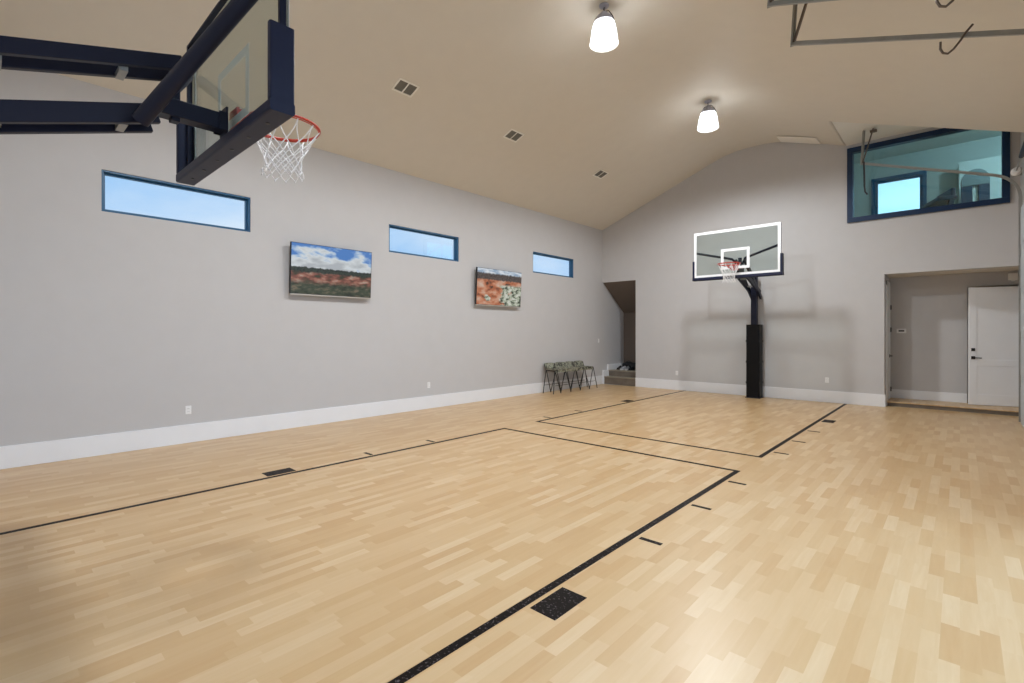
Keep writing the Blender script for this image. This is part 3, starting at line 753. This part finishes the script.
# ------------------------------------------------------------------ folding team bench
def bench():
    y0, y1 = 6.28, 7.43; r = empty('folding_bench', V(-4.985,(y0+y1)/2+.07,0), label='camouflage folding bench with black crossed legs against the left wall', cat='bench')
    r.scale = (.80,1,1)
    n = 4; w = 1.13*S; seg = w/n; ya = -w/2
    zs_, zk = .60, .575
    for k in range(n+1):
        y = ya+k*seg
        for s in (-1,1):
            if (k==0 and s<0): s2 = -.45
            elif (k==n and s>0): s2 = .5
            else: s2 = s*.5
            for xx in (.21,-.21):
                mb = MB(); top = (xx*.85, y+(.01*s), zs_); bot = (xx, y+s2*seg, .012)
                if k==0 and s<0: bot = (xx, y-.09, .012)
                if k==n and s>0: bot = (xx, y+.17, .012)
                mb.tube([top,bot],.0125,8); mb.tube([bot,(bot[0],bot[1],0)],.015,8)
                mb.build('leg', M_blk, r)
        mb = MB(); mb.tube([(.17,y,zs_-.02),(-.2,y,zs_+.0),(-.265,y,.75)],.011,8); mb.build('side_bar', M_blk, r)
    for k in range(n):
        a = ya+k*seg+.012; b = a+seg-.024; mb = MB(); nx, ny = 6, 6
        def grid(fn, th=.006):
            vs = [fn(i/nx,j/ny) for j in range(ny+1) for i in range(nx+1)]
            fs = [(j*(nx+1)+i,j*(nx+1)+i+1,(j+1)*(nx+1)+i+1,(j+1)*(nx+1)+i) for j in range(ny) for i in range(nx)]
            mb.add(vs,fs,True)
        grid(lambda u,v: (.20-.40*u, a+(b-a)*v, zs_+.02-.035*math.sin(PI*v)*math.sin(PI*min(1,u*1.1))-.0*u))
        o = mb.build('seat', M_camo, r); md = o.modifiers.new('s','SOLIDIFY'); md.thickness = .008
        mb = MB(); grid(lambda u,v: (-.20-.085*u-.03*math.sin(PI*v), a+(b-a)*v, zs_+.025+(.14+.010*math.sin(PI*v))*u))
        o = mb.build('backrest', M_camo, r); md = o.modifiers.new('s','SOLIDIFY'); md.thickness = .008
        mb = MB(); grid(lambda u,v: (.195-.02*math.sin(PI*v)*u, a+(b-a)*v, zs_+.015-.075*u))
        o = mb.build('front_flap', M_camo, r); md = o.modifiers.new('s','SOLIDIFY'); md.thickness = .006
    mb = MB(); mb.tube([(.21,ya-.02,.21),(.21,-ya+.05,.21)],.006,6); mb.tube([(-.21,ya-.02,.21),(-.21,-ya+.05,.21)],.006,6); mb.build('stretcher', M_blk, r)
    return r
bench()

# ------------------------------------------------------------------ shoes on the alcove landing
M_shoe = mat('dark_shoe_fabric', (.015,.016,.02), .6); M_shoel = mat('pale_shoe_fabric', (.42,.42,.44), .6); M_sole = mat('white_sole', (.62,.62,.62), .5)
def shoe(x, y, rz, upper, label):
    r = empty('shoe', V(x,y,.265), rz, label=label, cat='shoe', group='shoes left on the alcove step')
    L_ = .29; mb = MB()
    prof = [(-.14,.030,.075),(-.10,.037,.10),(-.05,.036,.095),(0,.040,.075),(.05,.046,.055),(.10,.044,.045),(.135,.028,.032)]
    rings = []
    for (xx,wd,ht) in prof:
        rings.append([Vector((xx, wd*math.cos(a)*(1 if math.sin(a)>=0 else 1), .022+max(0,math.sin(a))*ht)) for a in [PI*k/8 for k in range(9)]])
    n=9; vs=[v for q in rings for v in q]; fs=[(i*n+k,i*n+k+1,(i+1)*n+k+1,(i+1)*n+k) for i in range(len(rings)-1) for k in range(n-1)]
    mb.add(vs,fs,True); mb.add(rings[0],[tuple(range(9))]); mb.add(rings[-1],[tuple(range(9))[::-1]]); mb.build('upper', upper, r)
    mb = MB(); pl = [(p[0],p[1]+.004) for p in prof]; out = [(x_,w_) for x_,w_ in pl]+[(x_,-w_) for x_,w_ in pl[::-1]]
    m_ = len(out); mb.add([(x_,y_,0) for x_,y_ in out]+[(x_,y_,.024) for x_,y_ in out],[tuple(range(m_))[::-1],tuple(range(m_,2*m_))]+[(k,(k+1)%m_,m_+(k+1)%m_,m_+k) for k in range(m_)]); mb.build('sole', M_sole if upper is M_shoel else M_shoe, r)
    mb = MB()
    for k in range(4): xx=-.01+k*.022; mb.tube([(xx,-.022,.085-k*.009),(xx,0,.102-k*.011),(xx,.022,.085-k*.009)],.003,6)
    mb.build('laces', M_sole if upper is M_shoe else M_shoe, r)
shoe(-5.06,8.70,-1.5,M_shoe,'dark shoe at the left end of the row on the alcove step')
shoe(-4.97,8.70,-1.7,M_shoel,'pale grey shoe on the alcove step, left one of the pale pair')
shoe(-4.88,8.70,-1.4,M_shoel,'pale grey shoe on the alcove step, right one of the pale pair')
shoe(-4.79,8.70,-1.6,M_shoe,'dark shoe at the right end of the row on the alcove step')
r = empty('duffel_bag', V(-4.92,8.90,.265), label='slumped black bag behind the shoes in the stair alcove', cat='bag')
mb = MB(); mb.tube([(-.27,0,.11),(-.25,0,.11),(-.15,.01,.115),(0,0,.125),(.15,-.01,.115),(.25,0,.105),(.27,0,.105)],[.06,.09,.108,.118,.11,.09,.05],14); mb.build('body', M_shoe, r)
mb = MB(); mb.tube([(-.12,-.08,.19),(-.08,-.12,.24),(0,-.11,.27),(.08,-.12,.24),(.12,-.08,.18)],.012,6); mb.build('handle', M_blk, r)

# ------------------------------------------------------------------ things in the loft, seen through its window
M_loftgrey = mat('grey_panel', (.16,.19,.20), .5)
M_gym = mat('dark_blue_gym_frame', (.02,.035,.07), .4)
r = empty('treadmill', V(-.70,9.4,LF), -1.2, label='dark treadmill console beside the loft window opening', cat='treadmill')
mb = MB(); mb.rbox((-.4,-.9,.0),(.4,.9,.16),.03); mb.build('deck', M_gym, r)
for s in (-1,1):
    mb = MB(); mb.bar((s*.38,.7,.1),(s*.36,.9,1.0),.07,.09); mb.build('upright', M_gym, r)
mb = MB(); mb.box((-.42,.62,.95),(.42,.98,1.04)); mb.box((-.38,.88,1.0),(.38,.96,1.22)); mb.build('console', M_gym, r, bevel=.02)
r = empty('loft_cabinet', V(.55,10.75,LF), label='pale tall cabinet at the back of the loft', cat='cabinet')
mb = MB(); mb.box((-.9,-.1,0),(1.3,.3,2.28)); mb.build('body', M_loftc, r, bevel=.01)
mb = MB(); mb.box((-.88,-.12,.05),(.19,-.1,2.23)); mb.box((.21,-.12,.05),(1.28,-.1,2.23)); mb.build('door', M_loftc, r, bevel=.005)
r = empty('exercise_machine', V(.17,10.3,LF), .1, label='tall dark exercise machine with rounded top in the loft', cat='exercise machine')
for s in (-1,1):
    mb = MB(); mb.box((s*.05,-.08,0),(s*.25,.08,1.5)); mb.build('post', M_gym, r, bevel=.01)
mb = MB(); arc = [(.25*math.cos(a),1.62+.27*math.sin(a)) for a in [PI*k/12 for k in range(13)]]
mb.prism([(.25,1.5)]+arc+[(-.25,1.5)], -.09, .06); mb.build('rounded_top_panel', M_loftgrey, r, bevel=.008)
mb = MB(); mb.box((-.05,-.02,.1),(.05,.0,1.5)); mb.build('centre_rail', M_loftc, r)
mb = MB(); mb.box((-.45,-.3,0),(.45,.5,.08)); mb.build('base', M_gym, r, bevel=.01)
r = empty('ceiling_vent', V(-.35,9.6,LC), label='small dark slotted vent in the loft ceiling', cat='vent')
mb = MB(); mb.box((-.2,-.09,-.012),(.2,.09,0)); mb.build('vent_frame', M_vent, r); mb = MB(); mb.box((-.18,-.06,-.016),(-.01,.06,-.012)); mb.box((.01,-.06,-.016),(.18,.06,-.012)); mb.build('louvre', M_ventd, r)

r = empty('added_loft_light', V(.9,9.5,LC), label='added round ceiling light that brightens the loft', cat='ceiling light')  # invented lamp, added to brighten the loft behind its glass
MB().lathe([(.001,-.012),(.075,-.012),(.09,-.004),(.09,0)], n=24).build('trim_ring', M_plate, r)
MB().lathe([(.001,-.015),(.065,-.015)], n=24).build('diffuser', M_bulb, r)
ld = bpy.data.lights.new('loft_fill','POINT'); ld.energy = 85; ld.shadow_soft_size = .1; ld.color = (.95,.98,1)
lo = bpy.data.objects.new('loft_fill', ld); C.objects.link(lo); lo.parent = r; lo.location = (0,0,-.2)
# ------------------------------------------------------------------ outside
mb = MB(); mb.box((-60,-60,-.4),(60,60,-.135)); tag(mb.build('ground', M_conc), 'concrete ground outside the building', 'ground', kind='structure')

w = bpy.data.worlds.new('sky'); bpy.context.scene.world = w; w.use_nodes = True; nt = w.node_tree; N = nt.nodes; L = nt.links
bg = N['Background']; tc = N.new('ShaderNodeTexCoord')
mp = N.new('ShaderNodeMapping'); mp.inputs['Scale'].default_value = (1,1,3.2); L.new(tc.outputs['Generated'], mp.inputs[0])
nz = N.new('ShaderNodeTexNoise'); nz.inputs['Scale'].default_value = 2.2; nz.inputs['Detail'].default_value = 6; L.new(mp.outputs[0], nz.inputs['Vector'])
cr = N.new('ShaderNodeValToRGB'); e = cr.color_ramp; e.elements[0].position = .40; e.elements[0].color = (.33,.55,.84,1); e.elements[1].position = .66; e.elements[1].color = (.74,.80,.88,1)
L.new(nz.outputs['Fac'], cr.inputs[0]); L.new(cr.outputs[0], bg.inputs[0])
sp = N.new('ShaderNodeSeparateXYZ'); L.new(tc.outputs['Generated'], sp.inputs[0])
mr = N.new('ShaderNodeMapRange'); mr.interpolation_type = 'SMOOTHSTEP'; mr.inputs[1].default_value = -.1; mr.inputs[2].default_value = .8; mr.inputs[3].default_value = 1.0; mr.inputs[4].default_value = 3.6  # sky brightened on the garage door side to light the room
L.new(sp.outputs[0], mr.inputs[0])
m2 = N.new('ShaderNodeMapRange'); m2.interpolation_type = 'SMOOTHSTEP'; m2.inputs[1].default_value = .82; m2.inputs[2].default_value = .97; m2.inputs[3].default_value = 1.0; m2.inputs[4].default_value = 1.8  # and brightened beyond the loft's back window
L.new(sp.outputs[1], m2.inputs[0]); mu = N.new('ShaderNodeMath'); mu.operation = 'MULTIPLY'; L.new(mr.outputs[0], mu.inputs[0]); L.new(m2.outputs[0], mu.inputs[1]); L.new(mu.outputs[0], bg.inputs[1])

# ------------------------------------------------------------------ camera and view
cd = bpy.data.cameras.new('camera'); cam = bpy.data.objects.new('camera', cd); C.objects.link(cam)
cam.location = (0,0,S); cam.rotation_euler = (PI/2,0,th); cd.sensor_width = 36; cd.lens = 36*F/1024
cd.shift_y = -(341.5-HZ)/1024; cd.clip_start = .02
sc = bpy.context.scene; sc.camera = cam
vs_ = sc.view_settings; vs_.view_transform = 'Standard'; vs_.look = 'None'; vs_.gamma = 1; vs_.use_curve_mapping = False; vs_.exposure = .3
sc.cycles.max_bounces = 10; sc.cycles.diffuse_bounces = 6; sc.cycles.transparent_max_bounces = 12
